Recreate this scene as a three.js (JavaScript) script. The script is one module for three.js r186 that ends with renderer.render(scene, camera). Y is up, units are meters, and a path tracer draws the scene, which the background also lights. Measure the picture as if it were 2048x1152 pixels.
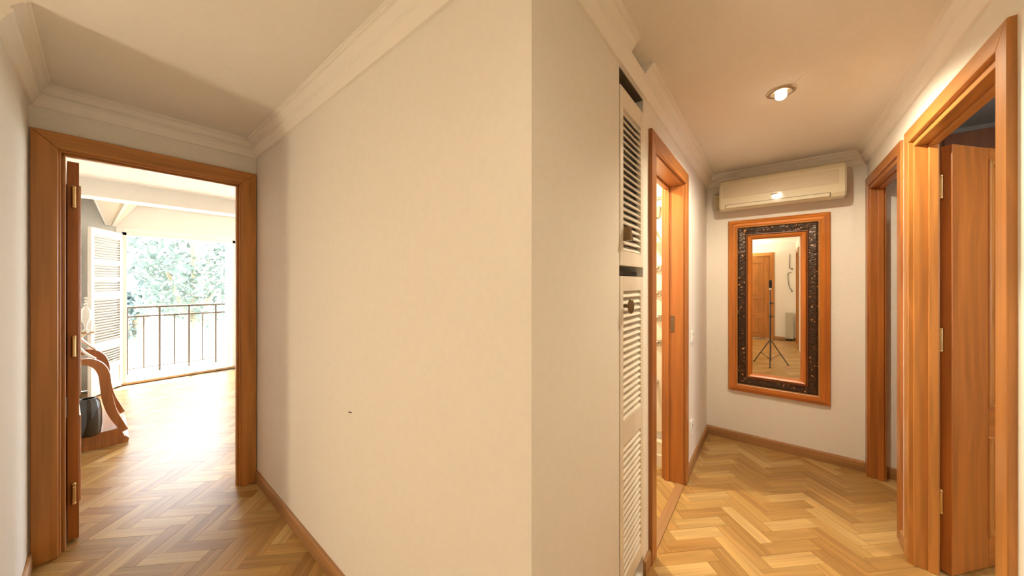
import * as THREE from 'three';
import { RoundedBoxGeometry } from 'three/addons/geometries/RoundedBoxGeometry.js';
import { mergeGeometries } from 'three/addons/utils/BufferGeometryUtils.js';

// ---------------------------------------------------------------- camera, sky, sun, exposure
const scene = new THREE.Scene();
const camera = new THREE.PerspectiveCamera(82.686, 2048 / 1152, 0.02, 200);
camera.position.set(0, 1.35, 0);
camera.rotation.y = THREE.MathUtils.degToRad(38.54);
camera.setViewOffset(2048, 1152, 0, 9.7, 2048, 1152);

const renderer = new THREE.WebGLRenderer({ antialias: true });
renderer.toneMapping = THREE.LinearToneMapping;
renderer.toneMappingExposure = 1.13;
renderer.shadowMap.enabled = true;

scene.background = new THREE.Color().setRGB(10.2, 11.0, 11.9);   // hazy, over-exposed daylight

const sun = new THREE.DirectionalLight(new THREE.Color().setRGB(1, 0.90, 0.76), 30);
sun.position.set(-13, 20, -6); sun.target.position.set(-7.5, 0, -0.8);
sun.castShadow = true;
Object.assign(sun.shadow.camera, { left: -9, right: 9, top: 9, bottom: -9, near: 1, far: 60 });
sun.shadow.mapSize.set(2048, 2048);
scene.add(sun, sun.target);
const LAMP = new THREE.Color().setRGB(1, 0.855, 0.62);           // warm lamp light of the corridor

// ---------------------------------------------------------------- plan of the flat (metres)
const xC = -0.466, xR = 0.527, zE = -3.405, zA = -0.663, xW = -2.761, zL = 0.215;
const H = 2.30, HL = 2.40, TB = 0.115, TR = 0.078, TW = 0.08;
const xWin = -6.75, zLiv = 0.22;

// ---------------------------------------------------------------- helpers
let seed = 12345;
const rnd = () => { seed = (seed * 1664525 + 1013904223) >>> 0; return seed / 4294967296; };
const lin = (r, g, b) => new THREE.Color().setRGB(r, g, b);
const used = new Map();
const numbered = (n) => { const k = used.get(n) ?? 0; used.set(n, k + 1); return k ? n + '_' + String(k).padStart(3, '0') : n; };
function note(o, label, category, extra = {}) { o.userData = { ...o.userData, label, category, ...extra }; return o; }
const STRUCT = { kind: 'structure' };
function thing(name, label, category, pos = [0, 0, 0], turn = 0, extra = {}) {
  const g = new THREE.Group(); g.name = numbered(name); g.position.set(...pos); g.rotation.y = turn;
  note(g, label, category, extra); scene.add(g); return g;
}
function part(parent, name, geo, m, pos, rot) {
  const o = new THREE.Mesh(geo, m); o.name = parent === scene ? numbered(name) : name;
  if (pos) o.position.set(...pos);
  if (rot) o.rotation.set(...rot);
  o.castShadow = o.receiveShadow = true; parent.add(o); return o;
}
// texture coordinates in metres, taken from the face direction; grain runs along `axis`
function uvm(geo, axis = 1, off = [0, 0]) {
  const g = geo.index ? geo.toNonIndexed() : geo, p = g.attributes.position, n = g.attributes.normal, uv = new Float32Array(p.count * 2);
  for (let i = 0; i < p.count; i++) {
    const c = [p.getX(i), p.getY(i), p.getZ(i)], a = [Math.abs(n.getX(i)), Math.abs(n.getY(i)), Math.abs(n.getZ(i))];
    const d = a[0] > a[1] && a[0] > a[2] ? 0 : a[1] > a[2] ? 1 : 2;
    const rest = [0, 1, 2].filter((k) => k !== d);
    let v = rest.includes(axis) ? axis : rest[0]; const u = rest.find((k) => k !== v);
    uv[i * 2] = c[u] + off[0] + 0.37 * d; uv[i * 2 + 1] = c[v] + off[1];
  }
  g.setAttribute('uv', new THREE.BufferAttribute(uv, 2));
  return g;
}
const at = (g, x = 0, y = 0, z = 0) => g.translate(x, y, z);
// a box between two corners
function bx(x0, x1, y0, y1, z0, z1, axis = 1) { return uvm(at(new THREE.BoxGeometry(Math.abs(x1 - x0), Math.abs(y1 - y0), Math.abs(z1 - z0)), (x0 + x1) / 2, (y0 + y1) / 2, (z0 + z1) / 2), axis, [x0 * 1.7 + z0, y0]); }
function rbx(x0, x1, y0, y1, z0, z1, r = 0.004, axis = 1) { return uvm(at(new RoundedBoxGeometry(Math.abs(x1 - x0), Math.abs(y1 - y0), Math.abs(z1 - z0), 2, r), (x0 + x1) / 2, (y0 + y1) / 2, (z0 + z1) / 2), axis, [x0 * 1.7 + z0 * 2.3, y0]); }
const strip = (g) => { const o = g.index ? g.toNonIndexed() : g; for (const k of Object.keys(o.attributes)) if (!['position', 'normal', 'uv'].includes(k)) o.deleteAttribute(k); return o; };
const merge = (list) => mergeGeometries(list.map(strip), false);
// a solid between two rings of points of the same count
function loft(A, B, axis = 0) {
  const pos = [], n = A.length, tri = (a, b, c) => pos.push(...a, ...b, ...c);
  for (let i = 0; i < n; i++) { const j = (i + 1) % n; tri(A[i], A[j], B[j]); tri(A[i], B[j], B[i]); }
  const shape = A.map((q) => q);
  const nw = [0, 0, 0];
  for (let i = 0; i < n; i++) { const p = A[i], q = A[(i + 1) % n]; nw[0] += (p[1] - q[1]) * (p[2] + q[2]); nw[1] += (p[2] - q[2]) * (p[0] + q[0]); nw[2] += (p[0] - q[0]) * (p[1] + q[1]); }
  const big = [0, 1, 2].sort((a, b) => Math.abs(nw[b]) - Math.abs(nw[a]))[0], ax = [0, 1, 2].filter((k) => k !== big);
  const contour = shape.map((q) => new THREE.Vector2(q[ax[0]], q[ax[1]]));
  for (const [a, b, c] of THREE.ShapeUtils.triangulateShape(contour, [])) { tri(A[a], A[c], A[b]); tri(B[a], B[b], B[c]); }
  const g = new THREE.BufferGeometry(); g.setAttribute('position', new THREE.Float32BufferAttribute(pos, 3)); g.computeVertexNormals();
  return uvm(g, axis);
}
function tube(points, r, seg = 24, rad = 8, closed = false) {
  return new THREE.TubeGeometry(new THREE.CatmullRomCurve3(points.map((q) => new THREE.Vector3(...q)), closed), seg, r, rad, closed);
}
function rod(a, b, r, rad = 8) {
  const A = new THREE.Vector3(...a), B = new THREE.Vector3(...b), d = B.clone().sub(A), g = new THREE.CylinderGeometry(r, r, d.length(), rad);
  g.applyQuaternion(new THREE.Quaternion().setFromUnitVectors(new THREE.Vector3(0, 1, 0), d.clone().normalize()));
  return g.translate((a[0] + b[0]) / 2, (a[1] + b[1]) / 2, (a[2] + b[2]) / 2);
}
const lathe = (pts, n = 28) => new THREE.LatheGeometry(pts.map(([r, y]) => new THREE.Vector2(r, y)), n);

// ---------------------------------------------------------------- textures and materials
function noiseGrid(n, s) { const a = new Float32Array(n * n); let k = s >>> 0; for (let i = 0; i < n * n; i++) { k = (k * 1664525 + 1013904223) >>> 0; a[i] = k / 4294967296; } return a; }
function pnoise(grid, n, x, y, px = n, py = n) {   // value noise with periods px, py
  const xi = Math.floor(x), yi = Math.floor(y), fx = x - xi, fy = y - yi, w = (t) => t * t * (3 - 2 * t), m = (k, q) => ((k % q) + q) % q;
  const g = (i, j) => grid[m(j, py) * n + m(i, px)], a = w(fx), b = w(fy);
  return (g(xi, yi) * (1 - a) + g(xi + 1, yi) * a) * (1 - b) + (g(xi, yi + 1) * (1 - a) + g(xi + 1, yi + 1) * a) * b;
}
function dataTex(size, fn, srgb) {
  const d = new Uint8Array(size * size * 4);
  for (let j = 0; j < size; j++) for (let i = 0; i < size; i++) {
    const c = fn(i / size, j / size), k = (j * size + i) * 4;
    d[k] = Math.max(0, Math.min(255, c[0])); d[k + 1] = Math.max(0, Math.min(255, c[1])); d[k + 2] = Math.max(0, Math.min(255, c[2])); d[k + 3] = 255;
  }
  const t = new THREE.DataTexture(d, size, size); t.wrapS = t.wrapT = THREE.RepeatWrapping; t.magFilter = THREE.LinearFilter; t.minFilter = THREE.LinearMipmapLinearFilter; t.generateMipmaps = true;
  if (srgb) t.colorSpace = THREE.SRGBColorSpace;
  t.needsUpdate = true; return t;
}
const n1 = noiseGrid(128, 7), n2 = noiseGrid(64, 91), n3 = noiseGrid(16, 23);
const grain = (u, v) => {
  const bend = pnoise(n3, 16, u * 8, v * 4, 8, 4) * 0.05;
  const fine = pnoise(n1, 128, u * 128, v * 4, 128, 4), mid = pnoise(n2, 64, (u + bend) * 64, v * 2, 64, 2), broad = pnoise(n3, 16, (u + bend) * 16, v * 2, 16, 2);
  return 0.25 * fine + 0.4 * mid + 0.35 * broad;
};
const woodMap = dataTex(512, (u, v) => { const g = 205 + 46 * (grain(u, v) - 0.5) * 1.6, r = (grain(u + 0.31, v) - 0.5) * 14; return [g + r + 20, g + 10, g]; }, true);
const woodBump = dataTex(512, (u, v) => { const g = 255 * grain(u, v); return [g, g, g]; });
const plasterBump = dataTex(512, (u, v) => { const g = 255 * (0.55 * pnoise(n1, 128, u * 128, v * 128) + 0.45 * pnoise(n2, 64, u * 32, v * 32)); return [g, g, g]; });
const plasterMap = dataTex(256, (u, v) => { const g = 249 + 3 * pnoise(n2, 64, u * 64, v * 64); return [g, g, g]; }, true);
const carvedTex = dataTex(256, (u, v) => {
  const a = pnoise(n1, 128, u * 128, v * 128), b = pnoise(n2, 64, u * 64 + 9, v * 64), k = a * b > 0.58 ? 1 : 0;
  return [40 + 150 * k + 36 * a, 25 + 112 * k + 22 * a, 13 + 72 * k + 12 * a];
}, true);
const carvedBump = dataTex(256, (u, v) => { const g = 255 * pnoise(n1, 128, u * 128, v * 128) * pnoise(n2, 64, u * 64 + 9, v * 64) * 1.3; return [g, g, g]; });

const std = (o) => new THREE.MeshStandardMaterial(o);
const phy = (o) => new THREE.MeshPhysicalMaterial(o);
const D = THREE.DoubleSide;
const wallM = std({ color: lin(0.87, 0.83, 0.765), map: plasterMap, roughness: 0.85, bumpMap: plasterBump, bumpScale: 0.00008 });
const ceilM = std({ color: lin(0.87, 0.83, 0.765), map: plasterMap, roughness: 0.9, bumpMap: plasterBump, bumpScale: 0.00006 });
const trimM = std({ color: lin(0.87, 0.83, 0.765), roughness: 0.6, side: D });
const wood = (r, g, b, rough = 0.38, coat = 0.25) => phy({ color: lin(r, g, b), map: woodMap, roughness: rough, bumpMap: woodBump, bumpScale: 0.0003, clearcoat: coat, clearcoatRoughness: 0.25, side: D });
const frameM = wood(0.65, 0.295, 0.075, 0.36, 0.2);
const frameRedM = wood(0.50, 0.185, 0.038, 0.36, 0.2);
const leafM = wood(0.60, 0.225, 0.045, 0.4, 0.15);
const baseM = wood(0.50, 0.28, 0.12, 0.5, 0.1);
const mirrorWoodM = wood(0.80, 0.28, 0.045, 0.34, 0.2);
const mirrorEdgeM = wood(0.70, 0.36, 0.12, 0.3, 0.5);
const consoleM = wood(0.50, 0.20, 0.07, 0.32, 0.5);
const wardrobeM = wood(0.22, 0.08, 0.03, 0.4, 0.2);
const carvedM = std({ map: carvedTex, bumpMap: carvedBump, bumpScale: 0.003, roughness: 0.35, metalness: 0.2 });
const lacquerM = phy({ color: lin(0.80, 0.73, 0.62), roughness: 0.45, clearcoat: 0.2, side: D });
const whiteM = phy({ color: lin(0.86, 0.84, 0.80), roughness: 0.45, side: D });
const shutterM = std({ color: lin(0.66, 0.62, 0.56), roughness: 0.6, side: D });
const plasticM = phy({ color: lin(0.62, 0.55, 0.39), roughness: 0.5, clearcoat: 0.3, clearcoatRoughness: 0.06 });
const grilleM = phy({ color: lin(0.56, 0.48, 0.34), roughness: 0.5, clearcoat: 0.3, clearcoatRoughness: 0.06 });
const badgeM = std({ color: lin(0.34, 0.27, 0.17), roughness: 0.7 });
const darkM = std({ color: lin(0.02, 0.016, 0.012), roughness: 0.5 });
const blackM = phy({ color: lin(0.016, 0.013, 0.012), roughness: 0.22, clearcoat: 0.6 });
const ironM = std({ color: lin(0.045, 0.028, 0.014), roughness: 0.6, metalness: 0.3 });
const chromeM = std({ color: lin(0.8, 0.78, 0.75), roughness: 0.15, metalness: 1 });
const nickelM = std({ color: lin(0.50, 0.42, 0.32), roughness: 0.3, metalness: 1 });
const brassM = std({ color: lin(0.72, 0.52, 0.24), roughness: 0.3, metalness: 1 });
const bronzeM = std({ color: lin(0.20, 0.13, 0.06), roughness: 0.4, metalness: 0.6 });
const mirrorM = std({ color: lin(0.93, 0.92, 0.89), roughness: 0.015, metalness: 1 });
const glassM = phy({ color: lin(1, 1, 1), roughness: 0.02, transmission: 1, thickness: 0, ior: 1.5 });
const porcelainM = phy({ color: lin(0.85, 0.82, 0.76), roughness: 0.2, clearcoat: 0.5 });
const tileM = phy({ color: lin(0.80, 0.72, 0.55), roughness: 0.2, clearcoat: 0.4 });
const balconyM = std({ color: lin(0.72, 0.68, 0.62), roughness: 0.8 });
const facadeM = std({ color: lin(0.7, 0.66, 0.6), roughness: 0.9 });

// ---------------------------------------------------------------- floor: herringbone parquet
const floorThing = thing('floor', 'warm honey-coloured oak herringbone parquet floor running through hallway and living room', 'floor', [0, 0, 0], 0, STRUCT);
part(floorThing, 'screed', bx(-6.78, 3.0, -0.20, -0.012, -4.2, 3.5), std({ color: lin(0.2, 0.13, 0.07), roughness: 0.9 }));
{
  const PL = 0.28, PW = 0.07, n = 4, tones = [[0.57, 0.365, 0.135], [0.64, 0.435, 0.175], [0.52, 0.315, 0.11], [0.72, 0.52, 0.235], [0.60, 0.385, 0.14], [0.49, 0.29, 0.10], [0.67, 0.465, 0.20], [0.55, 0.345, 0.125]];
  const mats = tones.map(([r, g, b]) => phy({ color: lin(r, g, b), map: woodMap, roughness: 0.3, bumpMap: woodBump, bumpScale: 0.0002, specularIntensity: 0.5 }));
  const geos = [0, 1, 2, 3, 4].map((k) => {
    const g = uvm(new THREE.BoxGeometry(PL - 0.0012, 0.012, PW - 0.0012), 0, [k * 0.173, k * 0.31]); return g;
  });
  const inRooms = (x, z) => (x > xW - 0.2 && x < xC + 0.2 && z > zA - 0.16 && z < zL + 0.16) || (x > xC - 0.25 && x < xR + 0.2 && z > zE - 0.16 && z < 3.4) || (x > -6.9 && x < xW + 0.1 && z > -3 && z < 0.4)
    || (x > -2.15 && x < 0.5 && z > 0 && z < 3.4) || (x > -1.3 && x < xC && z > -2.7 && z < -1.6) || (x > xR && x < 2.2 && z > -3.5 && z < -1.0);
  const inside = (x, z) => x > -6.62 && z > -3.9 && z < 3.2 && inRooms(x, z);
  const c = Math.cos(0.67265), s = Math.sin(0.67265);
  const all = [];
  const R = Math.SQRT1_2;
  for (let t = -140; t < 140; t++) for (let m = -24; m < 24; m++) for (const v of [0, 1]) {
    const a = (t + m * n + (v ? n + 0.5 : n / 2)) * PW, b = (t - m * n + (v ? 1 - n / 2 : 0.5)) * PW;
    const x = (a - b) * R, z = -(a + b) * R;
    if (!inside(x, z)) continue;
    const depth = -x * s - z * c, side = x * c - z * s;
    let size = 0;
    if (depth > 1.2 && Math.abs(side / depth) < 1.62 && depth > 1.45) {
      const zAt = x < xW ? z * (xW / x) : z, clear = x < xW ? zAt > -0.6 && zAt < 0.16 : (z > zA - 0.1 || (x > xC - 0.1 && x < xR + 0.1));
      if (clear) size = 1 / (depth * depth * depth);
    }
    all.push({ x, z, v, size, tone: Math.floor(rnd() * mats.length), geo: Math.floor(rnd() * geos.length), dy: -rnd() * 0.0007, flip: rnd() < 0.5 ? Math.PI : 0 });
  }
  all.sort((p, q) => q.size - p.size);
  const few = all.slice(0, 300), rest = all.slice(300);
  const turn = (p) => (p.v ? 3 * Math.PI / 4 : Math.PI / 4) + p.flip;
  for (const p of few) { part(floorThing, 'plank', geos[p.geo], mats[p.tone], [p.x, -0.006 + p.dy, p.z]).rotation.y = turn(p); }
  const inst = new THREE.InstancedMesh(geos[1], phy({ color: 0xffffff, map: woodMap, roughness: 0.3, bumpMap: woodBump, bumpScale: 0.0002, specularIntensity: 0.5 }), rest.length);
  const M = new THREE.Matrix4(), q = new THREE.Quaternion(), up = new THREE.Vector3(0, 1, 0), one = new THREE.Vector3(1, 1, 1);
  rest.forEach((p, i) => { M.compose(new THREE.Vector3(p.x, -0.006 + p.dy, p.z), q.setFromAxisAngle(up, turn(p)), one); inst.setMatrixAt(i, M); inst.setColorAt(i, lin(...tones[p.tone])); });
  inst.name = 'parquet_field'; inst.userData.kind = 'stuff'; inst.castShadow = inst.receiveShadow = true; floorThing.add(inst);
}

// ---------------------------------------------------------------- walls and ceilings
// a wall across x0..x1 running along z, or the other way round, with holes [from, to, bottom, top] along its length
function wallGeo(dir, a0, a1, s0, s1, y0, y1, holes = []) {
  const B = (p, q, u, v) => (dir === 'z' ? bx(a0, a1, u, v, p, q) : bx(p, q, u, v, a0, a1)), list = [];
  let s = s0;
  for (const [p, q, u, v] of [...holes].sort((m, n) => m[0] - n[0])) {
    if (p > s) list.push(B(s, p, y0, y1));
    if (v < y1) list.push(B(p, q, v, y1));
    if (u > y0) list.push(B(p, q, y0, u));
    s = q;
  }
  if (s < s1) list.push(B(s, s1, y0, y1));
  return merge(list);
}
function wall(name, label, ...a) { return note(part(scene, name, wallGeo(...a), wallM), label, 'wall', STRUCT); }
const CW = 0.078, DH = 2.09;                                    // casing width, casing outer height
const hole = (c, w, cw = CW) => [c - w / 2 + cw - 0.03, c + w / 2 - cw + 0.03, 0, DH - CW + 0.03];
const dW = [(zL + zA) / 2, 0.868], dBath = [-2.0685, 0.867], d2 = [-2.985, 0.815], d3 = [-2.03, 0.917];
const cup = [-1.552, -1.252, 0.02, 2.196];

wall('wall_north', 'plain cream wall between living room doorway and outer corner', 'x', zA - 0.11, zA, xW - 0.001, xC - 0.0005, 0, HL);
wall('wall_west', 'cream wall around the living room doorway', 'z', xW - TW, xW, -4.0, zL + 0.11, 0, HL, [hole(...dW)]);
wall('wall_inner', 'cream wall holding louvred cupboard and bathroom doorway', 'z', xC - TB, xC, zE, zA - 0.0005, 0, HL, [hole(...dBath), cup]);
wall('wall_end', 'cream end wall behind the framed mirror', 'x', zE - 0.11, zE, xC - TB, xR + TR, 0, HL);
wall('wall_east', 'cream wall with two wooden doorways opposite the louvred cupboard', 'z', xR, xR + TR, zE + 0.0005, 1.2, 0, HL + 0.1, [hole(...d2, 0.06), hole(...d3, 0.062)]);
wall('wall_south', 'cream side wall left of the living room doorway', 'x', zL, zL + 0.11, xW, -1.95, 0, HL);
wall('wall_foyer_side', 'cream foyer wall behind the tripod', 'z', -2.19, -2.08, zL + 0.11, 3.3, 0, HL);
wall('wall_foyer_back', 'cream foyer wall seen in the mirror', 'x', 3.3, 3.41, -2.19, 0.6, 0, HL, [hole(-0.40, 0.86)]);
wall('wall_foyer_step', 'cream stepped wall beside the foyer door', 'z', 0.42, 0.53, 1.2, 3.3, 0, HL, [hole(2.45, 0.86)]);
wall('wall_foyer_return', 'short cream return of the stepped foyer wall', 'x', 1.2, 1.31, 0.53, xR + TR, 0, HL);
wall('wall_added_back', 'added unseen wall keeping sky light out behind the foyer door', 'x', 3.6, 3.7, -1.2, 1.0, 0, HL);  // added behind the door to stop sky light leaking through its gaps
wall('wall_added_side', 'added unseen wall keeping sky light out behind the stepped foyer wall', 'z', 0.9, 1.0, 1.31, 3.6, 0, HL);  // unseen blocker added against light leaking around the side door
wall('wall_living_side', 'shaded living room wall behind the console table', 'x', zLiv, zLiv + 0.11, -7.0, xW - TW, 0, HL);
wall('wall_window', 'pale living room wall around the balcony window', 'z', xWin - 0.24, xWin, -4.0, zLiv, 0, HL, [[-1.36, -0.17, 0, 2.03], [-3.8, -1.75, 0.05, 2.2]]);
wall('wall_living_far', 'pale far side wall of the living room', 'x', -4.11, -4.0, -7.0, xW - TW, 0, HL, [[-5.4, -4.4, 0.05, 2.2]]);
// bathroom, cupboard niche, right-hand room
wall('wall_bath_back', 'tiled-colour bathroom wall behind the shower panel', 'x', -2.73, -2.62, -2.0, xC - TB, 0, HL);
wall('wall_bath_side', 'bathroom wall away from the doorway', 'z', -2.11, -2.0, -2.73, -1.56, 0, HL);
wall('wall_bath_front', 'partition wall between bathroom and louvred cupboard', 'x', -1.62, -1.56, -2.0, xC - TB, 0, HL);
wall('wall_niche_back', 'back of the cupboard niche', 'z', -1.06, -1.0, -1.56, zA - 0.11, 0, HL);
wall('wall_niche_side', 'side of the cupboard niche', 'x', -1.24, -1.18, -1.0, xC - TB, 0, HL);
wall('wall_room_pier', 'white wall pier seen through the narrow doorway', 'x', -3.8, -3.40, xR + TR, 0.80, 0, HL + 0.1);
wall('wall_room_back', 'dim wall behind the wardrobe', 'x', -3.91, -3.80, xR + TR, 3.0, 0, HL + 0.1);
wall('wall_room_far', 'dim window wall of the side room', 'z', 2.9, 3.0, -3.8, 1.3, 0, HL + 0.1, [[-1.5, -0.6, 0.95, 1.95]]);
wall('wall_room_front', 'dim near wall of the side room', 'x', 1.2, 1.31, xR + TR, 3.0, 0, HL + 0.1);

function ceiling(label, boxes, m = ceilM) { return note(part(scene, 'ceiling', merge(boxes), m), label, 'ceiling', STRUCT); }
ceiling('plain cream ceiling over the L-shaped hallway', [bx(xW - 0.01, xC, H, H + 0.2, zA - 0.01, zL + 0.01), bx(xC, xR, H, H + 0.2, zE, zL + 0.01), bx(-2.08, xR, H, H + 0.2, zL + 0.01, 3.3)]);
ceiling('bright white ceiling of the living room', [bx(-7.0, xW - TW, HL, HL + 0.12, -4.1, zLiv + 0.1)]);
ceiling('cream ceiling over bathroom and cupboard', [bx(-2.1, xC - TB, H, H + 0.2, -2.73, zA - 0.11)]);
ceiling('dim grey-green ceiling of the side room', [bx(xR + TR, 3.0, HL + 0.05, HL + 0.25, -3.9, 1.3)]);
ceiling('flat roof over the flat', [bx(-7.0, 3.1, HL + 0.26, HL + 0.36, -4.2, 3.5)]);
note(part(scene, 'trim_1', bx(-5.56, -5.34, 2.225, HL, -4.0, zLiv), ceilM), 'white boxed ceiling beam crossing the living room', 'beam', STRUCT);

// cornices: profile (offset from wall, height) swept along a wall; m0, m1 mitre its ends
let trimNo = 1;
function sweep(dir, face, sign, s0, s1, m0, m1, prof, m, label, category, name) {
  const ring = (s, mm) => prof.map(([o, y]) => (dir === 'x' ? [s + mm * o, y, face + sign * o] : [face + sign * o, y, s + mm * o]));
  return note(part(scene, name ?? 'trim_' + (++trimNo), loft(ring(s0, m0), ring(s1, m1), dir === 'x' ? 0 : 2), m), label, category, STRUCT);
}
const corLow = [[0, 2.197], [0.012, 2.199], [0.018, 2.212], [0.030, 2.236], [0.036, 2.240], [0.036, 2.252], [0, 2.252]];
const corUp = [[0, 2.252], [0.028, 2.252], [0.034, 2.262], [0.052, 2.284], [0.060, 2.286], [0.060, 2.292], [0.068, 2.294], [0.068, 2.30], [0, 2.30]];
const cor = [...corLow.slice(0, -1), ...corUp.slice(1)];
sweep('x', zA, 1, xW, xC, 1, 1, cor, trimM, 'cream cornice above the plain wall beside the living room doorway', 'cornice');
sweep('z', xW, 1, zA, zL, 1, -1, cor, trimM, 'cream cornice above the living room doorway', 'cornice');
sweep('x', zL, -1, xW, -1.95, 1, 0, cor, trimM, 'cream cornice on the side wall by the living room doorway', 'cornice');
sweep('z', xC, 1, zE, zA, 1, 1, corLow, trimM, 'lower cream cornice band above louvred cupboard and bathroom doorway', 'cornice');
sweep('z', xC, 1, -1.30, zA, 0, 1, corUp, trimM, 'upper cornice piece ending abruptly above the louvred cupboard', 'cornice');
sweep('z', xC, 1, zE, -1.475, 1, 0, corUp, trimM, 'upper cornice piece above the bathroom doorway', 'cornice');
sweep('x', zE, 1, xC, xR, 1, -1, cor, trimM, 'cream cornice above the air conditioner', 'cornice');
sweep('z', xR, -1, zE, 1.2, 1, 0, cor.map(([o, y]) => [o, Math.min(2.3, y + 0.015)]), trimM, 'cream cornice above the two wooden doorways', 'cornice');
note(part(scene, 'trim_' + (++trimNo), loft([[0.075, H, -2.055], [0.078, H - 0.0015, -2.053], [0.081, H, -2.051]], [[0.293, H, -1.705], [0.295, H - 0.001, -1.703], [0.297, H, -1.701]], 2), ceilM), 'fine raised plaster seam running from the downlight across the ceiling', 'seam', STRUCT);

// baseboards
const bb = [[0, 0], [0.013, 0], [0.013, 0.066], [0.010, 0.073], [0.004, 0.076], [0, 0.076]];
const base = (name, ...a) => sweep(...a.slice(0, 7), bb, baseM, a[7], 'baseboard', name);
base('baseboard_north', 'x', zA, 1, xW + 0.012, xC, 0, 1, 'brown wooden baseboard along the plain wall');
base('baseboard_inner', 'z', xC, 1, -1.252, zA, 0, 1, 'brown baseboard between outer corner and louvred cupboard');
base('baseboard_cupboard', 'z', xC, 1, -1.635, -1.552, 0, 0, 'short brown baseboard between cupboard and bathroom doorway');
base('baseboard_bath', 'z', xC, 1, zE, -2.503, 1, 0, 'brown baseboard right of the bathroom doorway');
base('baseboard_end', 'x', zE, 1, xC, xR - 0.012, 1, 0, 'brown baseboard under the framed mirror');
base('baseboard_east', 'z', xR, -1, -2.576, -2.489, 0, 0, 'short brown baseboard between the two right-hand doorways');
base('baseboard_near', 'z', xR, -1, -1.570, 1.2, 0, 0, 'brown baseboard beside the open panelled door');
base('baseboard_south', 'x', zL, -1, xW + 0.02, -1.95, 0, 0, 'brown baseboard on the side wall by the living room doorway');
base('baseboard_foyer', 'x', 3.3, -1, 0.032, 0.42, 0, -1, 'brown baseboard beside the foyer door');
base('baseboard_pier', 'x', -3.40, 1, xR + TR, 0.80, 0, 0, 'brown baseboard on the white pier in the side room');
base('baseboard_living', 'x', zLiv, -1, xWin, xW - TW, 0, 0, 'brown baseboard behind the console table');
base('baseboard_window', 'z', xWin, 1, -4.0, -1.42, 0, 0, 'brown baseboard under the window wall');

// ---------------------------------------------------------------- doorways
// local frame: x along the wall, y up, z out of the wall towards the hall; the wall lies behind z = 0
function mitred(W, top, c, t, z0, which) {
  const h = W / 2, i = h - c, P = which === 'head' ? [[-h, top], [-i, top - c], [i, top - c], [h, top]] : which === 'left' ? [[-h, 0], [-i, 0], [-i, top - c], [-h, top]] : [[h, 0], [h, top], [i, top - c], [i, 0]];
  const s = new THREE.Shape(P.map(([x, y]) => new THREE.Vector2(x, y)));
  const g = new THREE.ExtrudeGeometry(s, { depth: t - 0.004, bevelEnabled: true, bevelThickness: 0.004, bevelSize: 0.0035, bevelOffset: -0.0035, bevelSegments: 2 });
  return uvm(g.translate(0, 0, z0), which === 'head' ? 0 : 1, [W * 3.1, which === 'left' ? 0.4 : 0]);
}
function doorway(name, label, pos, turn, W, T, { back = true, stopAt = 0.5, threshold = false, cw = CW, ct = 0.017, m = frameM } = {}) {
  const g = thing(name, label, 'door', pos, turn, STRUCT), i = W / 2 - cw - 0.008, top = DH - CW - 0.008;
  for (const w of ['left', 'right', 'head']) part(g, 'casing', mitred(W, DH, cw, ct, 0.0005, w), m);
  if (back) for (const w of ['left', 'right', 'head']) part(g, 'casing', mitred(W - 0.004, DH, CW, 0.017, -T - 0.0175, w), m);
  part(g, 'jamb', rbx(-i - 0.034, -i, 0, top, -T, 0.0005, 0.003), m);
  part(g, 'jamb', rbx(i, i + 0.034, 0, top, -T, 0.0005, 0.003), m);
  part(g, 'head_jamb', rbx(-i - 0.034, i + 0.034, top, top + 0.034, -T, 0.0005, 0.003, 0), m);
  const zs = -T * stopAt;
  part(g, 'door_stop', rbx(-i, -i + 0.012, 0, top, zs - 0.03, zs, 0.003), m);
  part(g, 'door_stop', rbx(i - 0.012, i, 0, top, zs - 0.03, zs, 0.003), m);
  part(g, 'door_stop', rbx(-i, i, top - 0.012, top, zs - 0.03, zs, 0.003, 0), m);
  if (threshold) part(g, 'threshold', rbx(-i, i, 0, 0.006, -0.042, 0.008, 0.002, 0), baseM);
  g.userData.inner = i; return g;
}
// a panelled leaf, hinge edge at x = 0, running to x = w, thickness along z (0 .. t)
function leaf(parent, w, h, t, panels, pos, turn, m = leafM, stile = 0.12) {
  const ys = [0.008, ...panels.flat(), h], list = [rbx(0, stile, 0.008, h, 0, t, 0.003), rbx(w - stile, w, 0.008, h, 0, t, 0.003)];
  for (let k = 0; k < ys.length; k += 2) list.push(bx(stile, w - stile, ys[k], ys[k + 1], 0, t, 0));
  const L = part(parent, 'door_leaf', merge(list), m, pos); L.rotation.y = turn;
  for (const [a, b] of panels) {
    part(L, 'panel', bx(stile, w - stile, a, b, t * 0.3, t * 0.7), m);
    const f = [];
    for (const z of [t * 0.7, t * 0.3 - 0.02]) f.push(rbx(stile - 0.006, stile + 0.02, a, b, z, z + 0.02, 0.006), rbx(w - stile - 0.02, w - stile + 0.006, a, b, z, z + 0.02, 0.006), rbx(stile - 0.006, w - stile + 0.006, a - 0.006, a + 0.02, z, z + 0.02, 0.006, 0), rbx(stile - 0.006, w - stile + 0.006, b - 0.02, b + 0.006, z, z + 0.02, 0.006, 0));
    part(L, 'panel_moulding', merge(f), frameM);
  }
  return L;
}
const leverGeo = (side) => merge([rod([0, 0, 0], [0, 0, 0.045 * side], 0.009), rod([0, 0, 0.045 * side], [-0.11, 0, 0.045 * side], 0.008), at(rbx(-0.02, 0.02, -0.11, 0.06, -0.003, 0.003, 0.002), 0, 0, 0.003 * side)]);
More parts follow.
